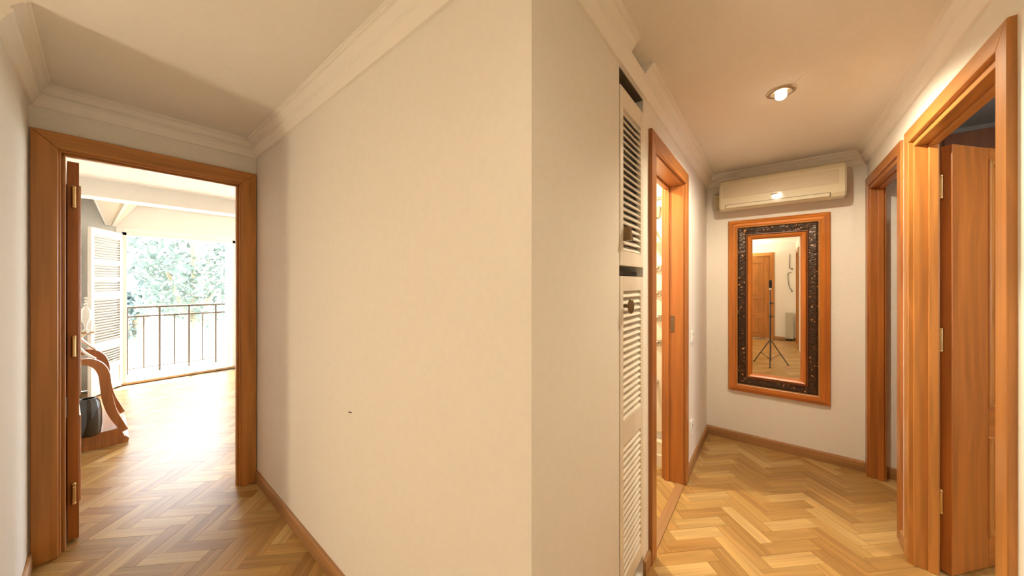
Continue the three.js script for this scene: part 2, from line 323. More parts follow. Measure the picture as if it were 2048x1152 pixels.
const hingeGeo = () => merge([rod([0, -0.045, 0], [0, 0.045, 0], 0.008, 10), rbx(-0.022, 0, -0.04, 0.04, -0.002, 0.002, 0.001), at(new THREE.SphereGeometry(0.009, 8, 6), 0, 0.05, 0), at(new THREE.SphereGeometry(0.009, 8, 6), 0, -0.05, 0)]);

// living room doorway with its leaf swung into the room along the left jamb
{
  const g = doorway('door_1', 'honey-wood doorway opening into the bright living room', [xW, 0, dW[0]], Math.PI / 2, dW[1], TW, { stopAt: 0.35 });
  const i = g.userData.inner;
  const L = leaf(g, 2 * i - 0.006, 1.985, 0.038, [[0.16, 0.62], [0.74, 1.88]], [-i + 0.014, 0, -TW - 0.022], Math.PI / 2 + 0.045);
  part(L, 'handle', leverGeo(1), chromeM, [2 * i - 0.07, 1.03, 0.038]);
  part(L, 'handle', leverGeo(-1), chromeM, [2 * i - 0.07, 1.03, 0]);
  for (const y of [0.25, 1.02, 1.80]) part(L, 'hinge', hingeGeo(), brassM, [-0.010, y, 0.02]);
}
// bathroom doorway
{
  const g = doorway('door_2', 'orange-brown doorway opening into the bathroom', [xC, 0, dBath[0]], Math.PI / 2, dBath[1], TB, { stopAt: 0.75, threshold: true, m: frameRedM });
  const i = g.userData.inner;
  part(g, 'strike_plate', rbx(i - 0.003, i, 1.02, 1.13, -0.078, -0.055, 0.001), bronzeM);
}
// narrow doorway next to the mirror
{
  const g = doorway('door_3', 'narrow brown doorway beside the framed mirror', [xR, 0, d2[0]], -Math.PI / 2, d2[1], TR, { stopAt: 0.45, back: false, cw: 0.06, ct: 0.011, m: frameRedM });
  const i = g.userData.inner;
  part(g, 'strike_plate', rbx(-i, -i + 0.004, 1.02, 1.12, -0.064, -0.05, 0.0015), brassM);
}
// wide doorway with the panelled leaf swung far open
{
  const g = doorway('door_4', 'wide honey-wood doorway with brown panelled door swung open', [xR, 0, d3[0]], -Math.PI / 2, d3[1], TR, { stopAt: 0.55, back: false, cw: 0.062 });
  const i = g.userData.inner;
  // leaf in world: hinge at the far jamb, opened about 143 degrees
  const L = leaf(g, 2 * i - 0.006, 1.988, 0.04, [[0.16, 0.62], [0.77, 1.93]], [-i - 0.035, 0, -TR - 0.006], 2.44, leafM, 0.24);
  L.position.z -= 0.002;
  for (const y of [0.33, 1.085, 1.80]) part(L, 'hinge', hingeGeo(), brassM, [-0.006, y, 0.006]);
}
// doors of the foyer behind the camera, seen in the mirror
{
  const g = doorway('door_5', 'closed honey-wood panelled foyer door reflected in the mirror', [-0.40, 0, 3.3], Math.PI, 0.86, 0.11, { back: false, stopAt: 0.7 });
  const i = g.userData.inner;
  const L = leaf(g, 2 * i - 0.004, 2.002, 0.04, [[0.14, 0.50], [0.62, 0.98], [1.10, 1.86]], [-i + 0.003, 0, -0.07], 0, frameM);
  part(L, 'handle', leverGeo(1), brassM, [2 * i - 0.07, 1.03, 0.04]);
}
{
  const g = doorway('door_6', 'closed honey-wood door in the stepped foyer wall', [0.42, 0, 2.45], -Math.PI / 2, 0.86, 0.11, { back: false, stopAt: 0.7 });
  const i = g.userData.inner;
  leaf(g, 2 * i - 0.004, 2.002, 0.04, [[0.14, 0.50], [0.62, 0.98], [1.10, 1.86]], [-i + 0.003, 0, -0.07], 0, frameM);
}

// ---------------------------------------------------------------- louvred cupboard in the inner wall
function louvreLeaf(parent, name, z0, z1, y0, y1, fields, x0) {
  const t = 0.022, st = 0.034, xf = x0, xb = x0 - t;
  const list = [rbx(xb, xf, y0, y1, z0, z0 + st, 0.002), rbx(xb, xf, y0, y1, z1 - st, z1, 0.002)];
  const ys = [y0, ...fields.flat(), y1];
  for (let k = 0; k < ys.length; k += 2) list.push(rbx(xb, xf, ys[k], ys[k + 1], z0 + st - 0.001, z1 - st + 0.001, 0.002));
  const f = part(parent, name, merge(list), lacquerM);
  const w = z1 - z0 - 2 * st, sg = uvm(new RoundedBoxGeometry(0.034, 0.007, w, 1, 0.002), 2);
  for (const [a, b] of fields) {
    const n = Math.round((b - a) / 0.0275);
    for (let k = 0; k < n; k++) { const s = part(f, 'slat', sg, lacquerM, [xf - t / 2 - 0.002, a + (k + 0.5) * (b - a) / n, (z0 + z1) / 2]); s.rotation.z = -0.80; }
  }
  return f;
}
{
  const g = thing('louvred_cupboard', 'narrow built-in cupboard with two cream louvred doors', 'cupboard', [0, 0, 0]);
  const [a, b] = [cup[0] + 0.004, cup[1] - 0.008], xf = xC + 0.002;
  const up = louvreLeaf(g, 'upper_door', a, b, 1.42, 2.128, [[1.478, 2.05]], xf);
  const lo = louvreLeaf(g, 'lower_door', a, b, 0.105, 1.378, [[0.17, 0.70], [0.80, 1.318]], xf);
  part(g, 'plinth', bx(xC - 0.06, xC - 0.03, 0.02, 0.10, a, b), baseM);
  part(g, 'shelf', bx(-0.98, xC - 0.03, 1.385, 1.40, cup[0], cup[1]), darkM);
  part(g, 'interior', merge([bx(-0.985, xC - 0.003, 2.190, 2.1955, cup[0] + 0.001, cup[1] - 0.001), bx(-0.999, -0.985, 0.02, 2.196, cup[0], cup[1]), bx(-0.985, xC - TB, 0.02, 2.196, cup[0] - 0.006, cup[0] + 0.002), bx(-0.985, xC - TB, 0.02, 2.196, cup[1] - 0.002, cup[1] + 0.006)]), std({ color: lin(0.10, 0.075, 0.045), roughness: 0.9 }));  // dark brown lining puts the shade of the recess into its colour
  const kn = part(up, 'knob', loft([[xf, 1.518, b - 0.060], [xf, 1.518, b - 0.030], [xf, 1.575, b - 0.038], [xf, 1.575, b - 0.056]], [[xf + 0.03, 1.520, b - 0.062], [xf + 0.03, 1.520, b - 0.028], [xf + 0.024, 1.572, b - 0.040], [xf + 0.024, 1.572, b - 0.054]]), bronzeM);
  kn.userData.label = 'dark wedge-shaped bronze pull';
  const k2 = part(lo, 'knob', merge([at(new THREE.SphereGeometry(1, 16, 12).scale(0.012, 0.030, 0.017), xf + 0.024, 1.258, b - 0.050), rod([xf - 0.004, 1.258, b - 0.05], [xf + 0.02, 1.258, b - 0.05], 0.007)]), bronzeM);
  k2.userData.label = 'dark oval bronze knob';
}

// ---------------------------------------------------------------- downlights
function downlight(label, x, z, power, tilt, y = H, r = 0.058) {
  const g = thing('downlight', label, 'ceiling light', [x, y, z]);
  part(g, 'trim_ring', lathe([[r * 0.72, -0.0005], [r * 0.74, -0.006], [r * 0.86, -0.010], [r, -0.006], [r + 0.002, -0.0005]], 40), nickelM);
  const rf = part(g, 'reflector', lathe([[0.012, -0.001], [0.030, -0.003], [r * 0.74, -0.008]], 32), std({ color: lin(0.7, 0.6, 0.45), roughness: 0.3, metalness: 0.9, side: D }));
  const dir = new THREE.Vector3(tilt[0], -1, tilt[1]).normalize();
  const bulb = part(g, 'bulb', at(new THREE.SphereGeometry(0.024, 20, 14), 0, -0.018, 0), std({ color: lin(0.9, 0.8, 0.6), emissive: LAMP, emissiveIntensity: 9 }));
  const s = new THREE.SpotLight(LAMP, power, 0, 1.44, 0.35, 2);
  s.position.set(dir.x * 0.03, -0.050, dir.z * 0.03); s.target.position.copy(dir.multiplyScalar(2)).add(s.position); s.castShadow = true; s.shadow.radius = 1.5; s.shadow.mapSize.set(1024, 1024);
  g.add(s, s.target);
  return g;
}
downlight('lit recessed nickel downlight in front of the air conditioner', 0.032, -2.10, 5.5, [0.08, -0.15]);
{
  const g = thing('added_uplighter', 'added unseen brass uplighter brightening the hallway by way of the foyer ceiling', 'floor lamp', [-0.62, 0, 2.75]);  // added out of view to lift the hallway light softly
  part(g, 'base', lathe([[0.001, 0], [0.15, 0], [0.15, 0.012], [0.02, 0.03], [0.001, 0.03]]), brassM);
  part(g, 'pole', rod([0, 0.02, 0], [0, 1.62, 0], 0.012, 12), brassM);
  part(g, 'bowl', lathe([[0.001, 1.60], [0.05, 1.61], [0.13, 1.66], [0.17, 1.73], [0.165, 1.73], [0.12, 1.67], [0.05, 1.625], [0.001, 1.62]], 36), brassM);
  part(g, 'bulb', at(new THREE.SphereGeometry(0.04, 18, 12), 0, 1.68, 0), std({ color: lin(0.9, 0.85, 0.75), emissive: LAMP, emissiveIntensity: 12 }));
  const l = new THREE.SpotLight(LAMP, 5.5, 0, 1.35, 0.3, 2); l.position.set(0, 1.735, 0); l.target.position.set(0, 3, 0); l.castShadow = true; l.shadow.radius = 2; g.add(l, l.target);
}
{
  const t = thing('added_side_table', 'added unseen side table carrying the added globe lamp', 'table', [-1.62, 0, 1.6]);  // added out of view, only to hold the fill lamp
  part(t, 'table_top', rbx(-0.22, 0.22, 0.56, 0.585, -0.22, 0.22, 0.006, 0), baseM);
  for (const [x, z] of [[-1, -1], [-1, 1], [1, -1], [1, 1]]) part(t, 'leg', rbx(x * 0.19 - 0.018, x * 0.19 + 0.018, 0, 0.56, z * 0.19 - 0.018, z * 0.19 + 0.018, 0.004), baseM);
  const g = thing('added_table_lamp', 'added unseen opal globe lamp brightening hallway walls and ceiling', 'table lamp', [-1.62, 0.5855, 1.6]);  // added low fill lamp, unseen, brightens hallway ceiling and walls
  part(g, 'base', lathe([[0.001, 0], [0.08, 0], [0.08, 0.015], [0.02, 0.03], [0.014, 0.16], [0.001, 0.16]]), brassM);
  part(g, 'globe', at(new THREE.SphereGeometry(0.12, 28, 20), 0, 0.275, 0), std({ color: lin(0.9, 0.85, 0.75), emissive: LAMP, emissiveIntensity: 5 }));
  const l = new THREE.PointLight(LAMP, 2.9, 0, 2); l.position.set(0, 0.275, 0); l.castShadow = true; l.shadow.radius = 5.5; g.add(l);
}
downlight('lit recessed nickel downlight above the tripod', 0.16, 0.08, 0.7, [0, 0]);
downlight('added unseen downlight brightening the open panelled door', 1.75, -1.9, 4.6, [0, 0], HL + 0.05);  // added unseen lamp, lights the open leaf from the front
downlight('lit recessed nickel downlight in the bathroom', -1.0, -2.1, 8, [0, 0]);

// ---------------------------------------------------------------- air conditioner on the end wall
{
  const g = thing('air_conditioner', 'cream split air conditioner unit above the framed mirror', 'air conditioner', [0, 0, zE]);
  const X0 = -0.350, X1 = 0.402, prof = [[0, 1.975], [0.11, 1.952], [0.150, 1.950], [0.175, 1.962], [0.186, 1.990], [0.186, 2.16], [0.178, 2.190], [0.155, 2.206], [0, 2.208]];
  const ring = (x, k) => prof.map(([o, y]) => [x, k ? 2.08 + (y - 2.08) * 0.965 : y, k ? 0.001 + o * 0.965 : 0.001 + o]);
  part(g, 'body', merge([loft(ring(X0 + 0.010), ring(X1 - 0.010)), loft(ring(X0, 1), ring(X0 + 0.010)), loft(ring(X1 - 0.010), ring(X1, 1))]), plasticM);
  part(g, 'front_grille', rbx(X0 + 0.028, X1 - 0.042, 2.052, 2.150, 0.185, 0.1895, 0.002, 0), grilleM);
  part(g, 'air_flap', rbx(X0 + 0.045, X1 - 0.085, 1.966, 1.992, 0.180, 0.1905, 0.003, 0), plasticM);
  part(g, 'flap_gap', merge([bx(X0 + 0.042, X1 - 0.082, 1.992, 1.9945, 0.17, 0.1872), bx(X1 - 0.085, X1 - 0.0825, 1.966, 1.994, 0.16, 0.1872), bx(X0 + 0.0425, X0 + 0.045, 1.966, 1.994, 0.16, 0.1872)]), darkM);
  part(g, 'badge', rbx(-0.012, 0.028, 2.032, 2.040, 0.185, 0.1885, 0.001, 0), badgeM);
  part(g, 'shadow_block', rbx(-0.405, X0 - 0.001, 1.995, 2.115, 0.001, 0.05, 0.004), plasticM);  // added block standing in for the shadow beside the unit
}

// ---------------------------------------------------------------- framed mirror
{
  const g = thing('wall_mirror', 'tall mirror in wide wooden frame with dark carved band', 'mirror', [0.018, 0, zE]);
  const hw = 0.318, y0 = 0.432, y1 = 1.882;
  // a band of frame between two rectangles, profile given as [inset, height above wall]
  function band(name, prof, m, label) {
    for (let side = 0; side < 4; side++) {
      const ring = (e) => prof.map(([i, h]) => {
        const L = -hw + i, R = hw - i, B = y0 + i, T = y1 - i;
        const c = [[[L, B], [L, T]], [[R, B], [R, T]], [[L, B], [R, B]], [[L, T], [R, T]]][side][e];
        return [c[0], c[1], h];
      });
      const o = part(g, name, loft(ring(0), ring(1), side < 2 ? 1 : 0), m); if (label) o.userData.label = label;
    }
  }
  band('outer_moulding', [[0, 0.002], [0, 0.022], [0.008, 0.030], [0.022, 0.036], [0.034, 0.050], [0.050, 0.054], [0.055, 0.048], [0.055, 0.002]], mirrorWoodM);
  band('bead', [[0.055, 0.002], [0.055, 0.047], [0.060, 0.051], [0.066, 0.046], [0.068, 0.030], [0.068, 0.002]], mirrorEdgeM, 'lighter wooden bead');
  band('carved_band', [[0.068, 0.002], [0.068, 0.026], [0.080, 0.029], [0.118, 0.024], [0.122, 0.002]], carvedM, 'dark carved band with pale flecks');
  band('dark_fillet', [[0.122, 0.002], [0.122, 0.032], [0.130, 0.034], [0.136, 0.026], [0.136, 0.002]], wardrobeM, 'dark fillet');
  band('inner_moulding', [[0.136, 0.002], [0.136, 0.034], [0.144, 0.040], [0.156, 0.032], [0.164, 0.016], [0.168, 0.012], [0.168, 0.002]], mirrorWoodM);
  part(g, 'mirror_glass', bx(-hw + 0.164, hw - 0.164, y0 + 0.164, y1 - 0.164, 0.002, 0.010), mirrorM);
}

// ---------------------------------------------------------------- switch and socket on the inner wall
{
  const s = thing('light_switch', 'small white light switch on the wall right of the bathroom doorway', 'switch', [xC, 0.96, -2.69], Math.PI / 2);
  part(s, 'plate', rbx(-0.04, 0.04, -0.042, 0.042, 0.0005, 0.009, 0.003), whiteM);
  part(s, 'rocker', rbx(-0.024, 0.024, -0.026, 0.026, 0.008, 0.013, 0.002), whiteM);
  part(s, 'indicator', at(new THREE.SphereGeometry(0.004, 8, 6), 0, 0.016, 0.0125), darkM);
  const k = thing('wall_socket', 'small white power socket low on the wall above the baseboard', 'socket', [xC, 0.315, -2.66], Math.PI / 2);
  part(k, 'plate', rbx(-0.04, 0.04, -0.042, 0.042, 0.0005, 0.009, 0.003), whiteM);
  part(k, 'socket_well', lathe([[0.020, 0.0125], [0.026, 0.0125], [0.026, 0.002], [0.020, 0.002]], 20).rotateX(Math.PI / 2), whiteM);
}
note(part(scene, 'wall_nail', rod([-1.40, 0.80, zA], [-1.40, 0.806, zA + 0.012], 0.0018, 6), ironM), 'tiny nail stub in the plain cream wall', 'nail');

// ---------------------------------------------------------------- bathroom: shower panel on a stepped plinth
{
  const g = thing('shower_column', 'cream shower panel with nickel jets inside the bathroom', 'shower', [-0.70, 0, -2.62]);
  part(g, 'panel', rbx(-0.10, 0.075, 0.24, 2.03, 0.001, 0.028, 0.006), tileM);
  part(g, 'rail', rod([-0.1, 1.985, 0.05], [0.075, 1.985, 0.05], 0.006), nickelM);
  part(g, 'soap_dish', loft([[-0.04, 1.92, 0.029], [0.05, 1.92, 0.029], [0.04, 1.83, 0.029], [-0.03, 1.83, 0.029]], [[-0.04, 1.92, 0.055], [0.05, 1.92, 0.055], [0.04, 1.84, 0.04], [-0.03, 1.84, 0.04]]), nickelM);
  part(g, 'shower_head', merge([rod([0.01, 1.745, 0.028], [0.01, 1.735, 0.12], 0.009), at(lathe([[0.001, 0.012], [0.03, 0.010], [0.052, 0], [0.05, -0.006], [0.001, -0.006]], 24), 0.01, 1.722, 0.13)]), chromeM);
  for (const y of [1.463, 1.276, 1.093, 0.909]) part(g, 'body_jet', merge([rbx(0.005, 0.055, y - 0.024, y + 0.024, 0.028, 0.042, 0.004), at(new THREE.SphereGeometry(0.014, 12, 8), 0.03, y, 0.044)]), nickelM);
  part(g, 'tap', merge([rod([0.02, 0.62, 0.028], [0.02, 0.62, 0.09], 0.014), rod([0.02, 0.62, 0.085], [0.02, 0.575, 0.10], 0.010)]), chromeM);
  const p = thing('shower_plinth', 'low stepped cream plinth under the shower panel', 'plinth', [-1.24, 0, -2.62]);
  part(p, 'step', rbx(-0.74, 0.655, 0, 0.09, 0.001, 0.075, 0.004), tileM);
  part(p, 'step', rbx(-0.74, 0.655, 0.09, 0.18, 0.001, 0.055, 0.004), tileM);
}

// ---------------------------------------------------------------- side room: wardrobe and window
{
  const w = thing('wardrobe', 'tall dark brown wardrobe behind the open panelled door', 'wardrobe', [0.815, 0, -3.2]);
  part(w, 'carcass', rbx(0, 1.5, 0.0, 2.257, -0.58, -0.022, 0.003), wardrobeM);
  for (const k of [0, 1, 2]) { const d = part(w, 'wardrobe_door', rbx(0.004 + k * 0.5, 0.496 + k * 0.5, 0.06, 2.25, -0.02, 0, 0.003), wardrobeM); part(d, 'handle', rod([0.45 + k * 0.5, 1.0, 0.02], [0.45 + k * 0.5, 1.15, 0.02], 0.006), nickelM); }
  const f = thing('window_2', 'small white window of the side room', 'window', [2.95, 0, -1.05], Math.PI / 2, STRUCT);
  part(f, 'frame', merge([bx(-0.45, 0.45, 0.95, 1.0, -0.03, 0.03), bx(-0.45, 0.45, 1.9, 1.95, -0.03, 0.03), bx(-0.45, -0.4, 1.0, 1.9, -0.03, 0.03), bx(0.4, 0.45, 1.0, 1.9, -0.03, 0.03), bx(-0.025, 0.025, 1.0, 1.9, -0.03, 0.03)]), whiteM);
  part(f, 'pane', bx(-0.4, -0.025, 1.0, 1.9, -0.002, 0.002), glassM); part(f, 'pane', bx(0.025, 0.4, 1.0, 1.9, -0.002, 0.002), glassM);
}

// ---------------------------------------------------------------- living room window, shutter, balcony
{
  const z0 = -1.36, z1 = -0.17, xo = xWin - 0.03;
  const f = thing('window_1', 'tall white balcony window with open glazed leaf', 'window', [0, 0, 0], 0, STRUCT);
  part(f, 'frame', merge([rbx(xo - 0.05, xo + 0.04, 0.03, 2.03, z1 - 0.045, z1, 0.004), rbx(xo - 0.05, xo + 0.04, 0.03, 2.03, z0, z0 + 0.055, 0.004), rbx(xo - 0.05, xo + 0.04, 1.985, 2.03, z0, z1, 0.004)]), whiteM);
  part(f, 'sill', rbx(xo - 0.16, xo + 0.07, 0.0, 0.03, z0, z1, 0.005, 2), wood(0.62, 0.42, 0.22));
  part(f, 'casing', merge([rbx(xWin, xWin + 0.014, 0.0, 2.085, z1, z1 + 0.05, 0.003), rbx(xWin, xWin + 0.014, 0.0, 2.085, z0 - 0.05, z0, 0.003), rbx(xWin, xWin + 0.014, 2.03, 2.085, z0, z1, 0.003)]), whiteM);
  // glazed leaf opened outwards against the right-hand reveal
  const L = part(f, 'glazed_leaf', merge([rbx(0, 0.05, 0.05, 1.97, -0.02, 0.02, 0.004), rbx(0.50, 0.55, 0.05, 1.97, -0.02, 0.02, 0.004), rbx(0.05, 0.5, 0.05, 0.22, -0.02, 0.02, 0.004), rbx(0.05, 0.5, 1.91, 1.97, -0.02, 0.02, 0.004), rbx(0.05, 0.5, 0.98, 1.01, -0.012, 0.012, 0.004)]), whiteM, [xo - 0.05, 0, z0 + 0.08], [0, Math.PI - 0.13, 0]);
  part(L, 'pane', bx(0.05, 0.5, 0.22, 0.98, -0.002, 0.002), glassM); part(L, 'pane', bx(0.05, 0.5, 1.01, 1.91, -0.002, 0.002), glassM);
  part(L, 'espagnolette', merge([rod([0.525, 0.1, 0.03], [0.525, 1.93, 0.03], 0.006), rod([0.525, 1.02, 0.03], [0.44, 1.02, 0.06], 0.008), rod([0.52, 1.55, 0.03], [0.56, 1.55, 0.03], 0.008), rod([0.52, 0.4, 0.03], [0.56, 0.4, 0.03], 0.008)]), ironM);
}
function bigWindow(name, label, pos, turn, w) {
  const f = thing(name, label, 'window', pos, turn, STRUCT);
  part(f, 'frame', merge([bx(-w / 2, w / 2, 0.05, 0.11, -0.03, 0.03), bx(-w / 2, w / 2, 2.14, 2.2, -0.03, 0.03), ...[-w / 2, -0.03, w / 2 - 0.06].map((x) => bx(x, x + 0.06, 0.11, 2.14, -0.03, 0.03))]), whiteM);
  part(f, 'pane', bx(-w / 2 + 0.06, -0.03, 0.11, 2.14, -0.002, 0.002), glassM); part(f, 'pane', bx(0.03, w / 2 - 0.06, 0.11, 2.14, -0.002, 0.002), glassM);
}
bigWindow('window_3', 'added unseen wide window letting more daylight into the living room', [xWin - 0.1, 0, -2.775], Math.PI / 2, 2.05);  // extra opening added out of view for ambient daylight
bigWindow('window_4', 'added unseen narrow window letting more daylight into the living room', [-4.9, 0, -4.05], 0, 1.0);  // added unseen opening, brings sun and sky bounce into the room
{
  // louvred shutter leaf hinged on the window frame, standing into the room
  const s = thing('louvred_shutter', 'white louvred shutter leaf folded open beside the balcony window', 'shutter', [-6.72, 0.02, -0.165], -0.43);
  const w = 0.60, st = 0.055, t = 0.03, fields = [[0.33, 0.52], [0.62, 1.14], [1.23, 1.36], [1.41, 1.56], [1.62, 1.90]];
  part(s, 'stile', rbx(0, st, 0, 1.985, -t / 2, t / 2, 0.003), shutterM);
  part(s, 'stile', rbx(w - st, w, 0, 1.985, -t / 2, t / 2, 0.003), shutterM);
  const ys = [0, 0.07, 0.28, ...fields.flat(), 1.985]; ys.splice(0, 3, 0, 0.07, 0.27);
  part(s, 'rail', rbx(st, w - st, 0, 0.07, -t / 2, t / 2, 0.003, 0), shutterM);
  part(s, 'panel', rbx(st, w - st, 0.07, 0.27, -0.006, 0.006, 0.002, 0), lacquerM);
  const rails = [0.27, ...fields.flat(), 1.985];
  for (let k = 0; k < rails.length; k += 2) part(s, 'rail', rbx(st, w - st, rails[k], rails[k + 1], -t / 2, t / 2, 0.003, 0), shutterM);
  const sg = uvm(new THREE.BoxGeometry(w - 2 * st, 0.005, 0.034), 0);
  for (const [a, b] of fields) { const n = Math.round((b - a) / 0.032); for (let k = 0; k < n; k++) part(s, 'slat', sg, shutterM, [w / 2, a + (k + 0.5) * (b - a) / n, 0]).rotation.x = 0.75; }
  part(s, 'hinge', rod([0, 0.3, 0.016], [0, 0.4, 0.016], 0.008), nickelM); part(s, 'hinge', rod([0, 1.6, 0.016], [0, 1.7, 0.016], 0.008), nickelM);
}
{
  const g = thing('corner_corbel', 'cream tapering corbel with slanted mouldings under the ceiling beam', 'corbel', [xWin, 0, 0]);
  const ring = (y, a, b, d) => [[0.002, y, a], [0.002, y, b], [d, y, b], [d, y, a]];
  part(g, 'core', loft(ring(2.395, 0.045, -0.20, 0.30), ring(2.09, -0.045, -0.085, 0.06)), lacquerM);
  part(g, 'moulding', loft(ring(2.395, -0.20, -0.235, 0.325), ring(2.09, -0.085, -0.098, 0.07)), whiteM);
  part(g, 'moulding', loft(ring(2.395, -0.235, -0.30, 0.30), ring(2.09, -0.098, -0.115, 0.06)), lacquerM);
  part(g, 'moulding', loft(ring(2.395, 0.045, 0.065, 0.325), ring(2.09, -0.045, -0.035, 0.07)), whiteM);
}
note(part(scene, 'balcony_slab', bx(-8.05, xWin - 0.2, -0.22, -0.01, -4.5, 2.2), balconyM), 'pale sunlit balcony floor', 'balcony', STRUCT);
{
  const g = thing('balcony_railing', 'thin dark iron balcony railing with twin top rails', 'railing', [-7.5, 0, 0]);
  part(g, 'top_rail', rbx(-0.025, 0.025, 0.972, 1.0, -4.3, 2.0, 0.006, 2), ironM);
  part(g, 'rail', rbx(-0.012, 0.012, 0.835, 0.858, -4.3, 2.0, 0.004, 2), ironM);
  part(g, 'rail', bx(-0.012, 0.012, 0.06, 0.072, -4.3, 2.0, 2), ironM);
  for (let k = 0; k < 30; k++) { const z = -4.2 + k * 0.165; part(g, 'baluster', rod([0, k % 2 ? 0.06 : -0.01, z], [0, k % 2 ? 0.85 : 0.99, z], k % 2 ? 0.009 : 0.013, 8), ironM); }
}
// garden below and trees
note(part(scene, 'ground', bx(-80, -7.2, -3.7, -3.5, -60, 60), std({ color: lin(0.45, 0.45, 0.36), roughness: 1 })), 'bright hazy garden ground below the balcony', 'ground', STRUCT);
function tree(label, x, z, y0, h, r, tint, count) {
  const g = thing('garden_tree', label, 'tree', [x, y0, z], 0, { group: 'trees beyond the balcony' });
  part(g, 'trunk', merge([tube([[0, 0, 0], [0.1, h * 0.35, 0.08], [-0.05, h * 0.7, -0.05], [0, h * 0.9, 0]], 0.13, 16, 7), rod([0.05, h * 0.4, 0], [r * 0.5, h * 0.7, r * 0.3], 0.05, 6), rod([0, h * 0.5, 0], [-r * 0.4, h * 0.75, -r * 0.5], 0.05, 6)]), std({ color: lin(0.22, 0.18, 0.12), roughness: 0.9 }));
  const pos = [], v = new THREE.Vector3(), a = new THREE.Vector3(), b = new THREE.Vector3();
  const lumps = Array.from({ length: 16 }, () => [(rnd() - 0.5) * r * 1.5, h * (0.55 + rnd() * 0.42), (rnd() - 0.5) * r * 1.5, r * (0.22 + rnd() * 0.26)]);
  for (let i = 0; i < count; i++) {
    const l = lumps[Math.floor(rnd() * lumps.length)];
    v.set(rnd() - 0.5, rnd() - 0.5, rnd() - 0.5).normalize().multiplyScalar(l[3] * Math.cbrt(rnd())).add(new THREE.Vector3(l[0], l[1], l[2]));
    a.set(rnd() - 0.5, rnd() - 0.5, rnd() - 0.5).normalize().multiplyScalar(0.14); b.set(rnd() - 0.5, rnd() - 0.5, rnd() - 0.5).normalize().multiplyScalar(0.06);
    const P = [v.clone().sub(a), v.clone().add(b), v.clone().add(a), v.clone().sub(b)];
    for (const k of [0, 1, 2, 0, 2, 3]) pos.push(P[k].x, P[k].y, P[k].z);
  }
  const geo = new THREE.BufferGeometry(); geo.setAttribute('position', new THREE.Float32BufferAttribute(pos, 3)); geo.computeVertexNormals();
  const f = part(g, 'foliage', geo, std({ color: lin(...tint), roughness: 0.8, side: D })); f.userData.kind = 'stuff';
}
tree('pale leafy tree with spreading crown beyond the balcony railing', -15.5, -2.0, -3.5, 7.4, 2.5, [0.09, 0.122, 0.10], 2600);
tree('small bluish tree standing low beyond the railing', -21.0, -0.9, -3.5, 5.0, 1.0, [0.075, 0.11, 0.105], 1300);
tree('wide hazy tree behind the spreading crown', -28, -4.2, -3.5, 9.0, 4.2, [0.09, 0.125, 0.12], 2600);

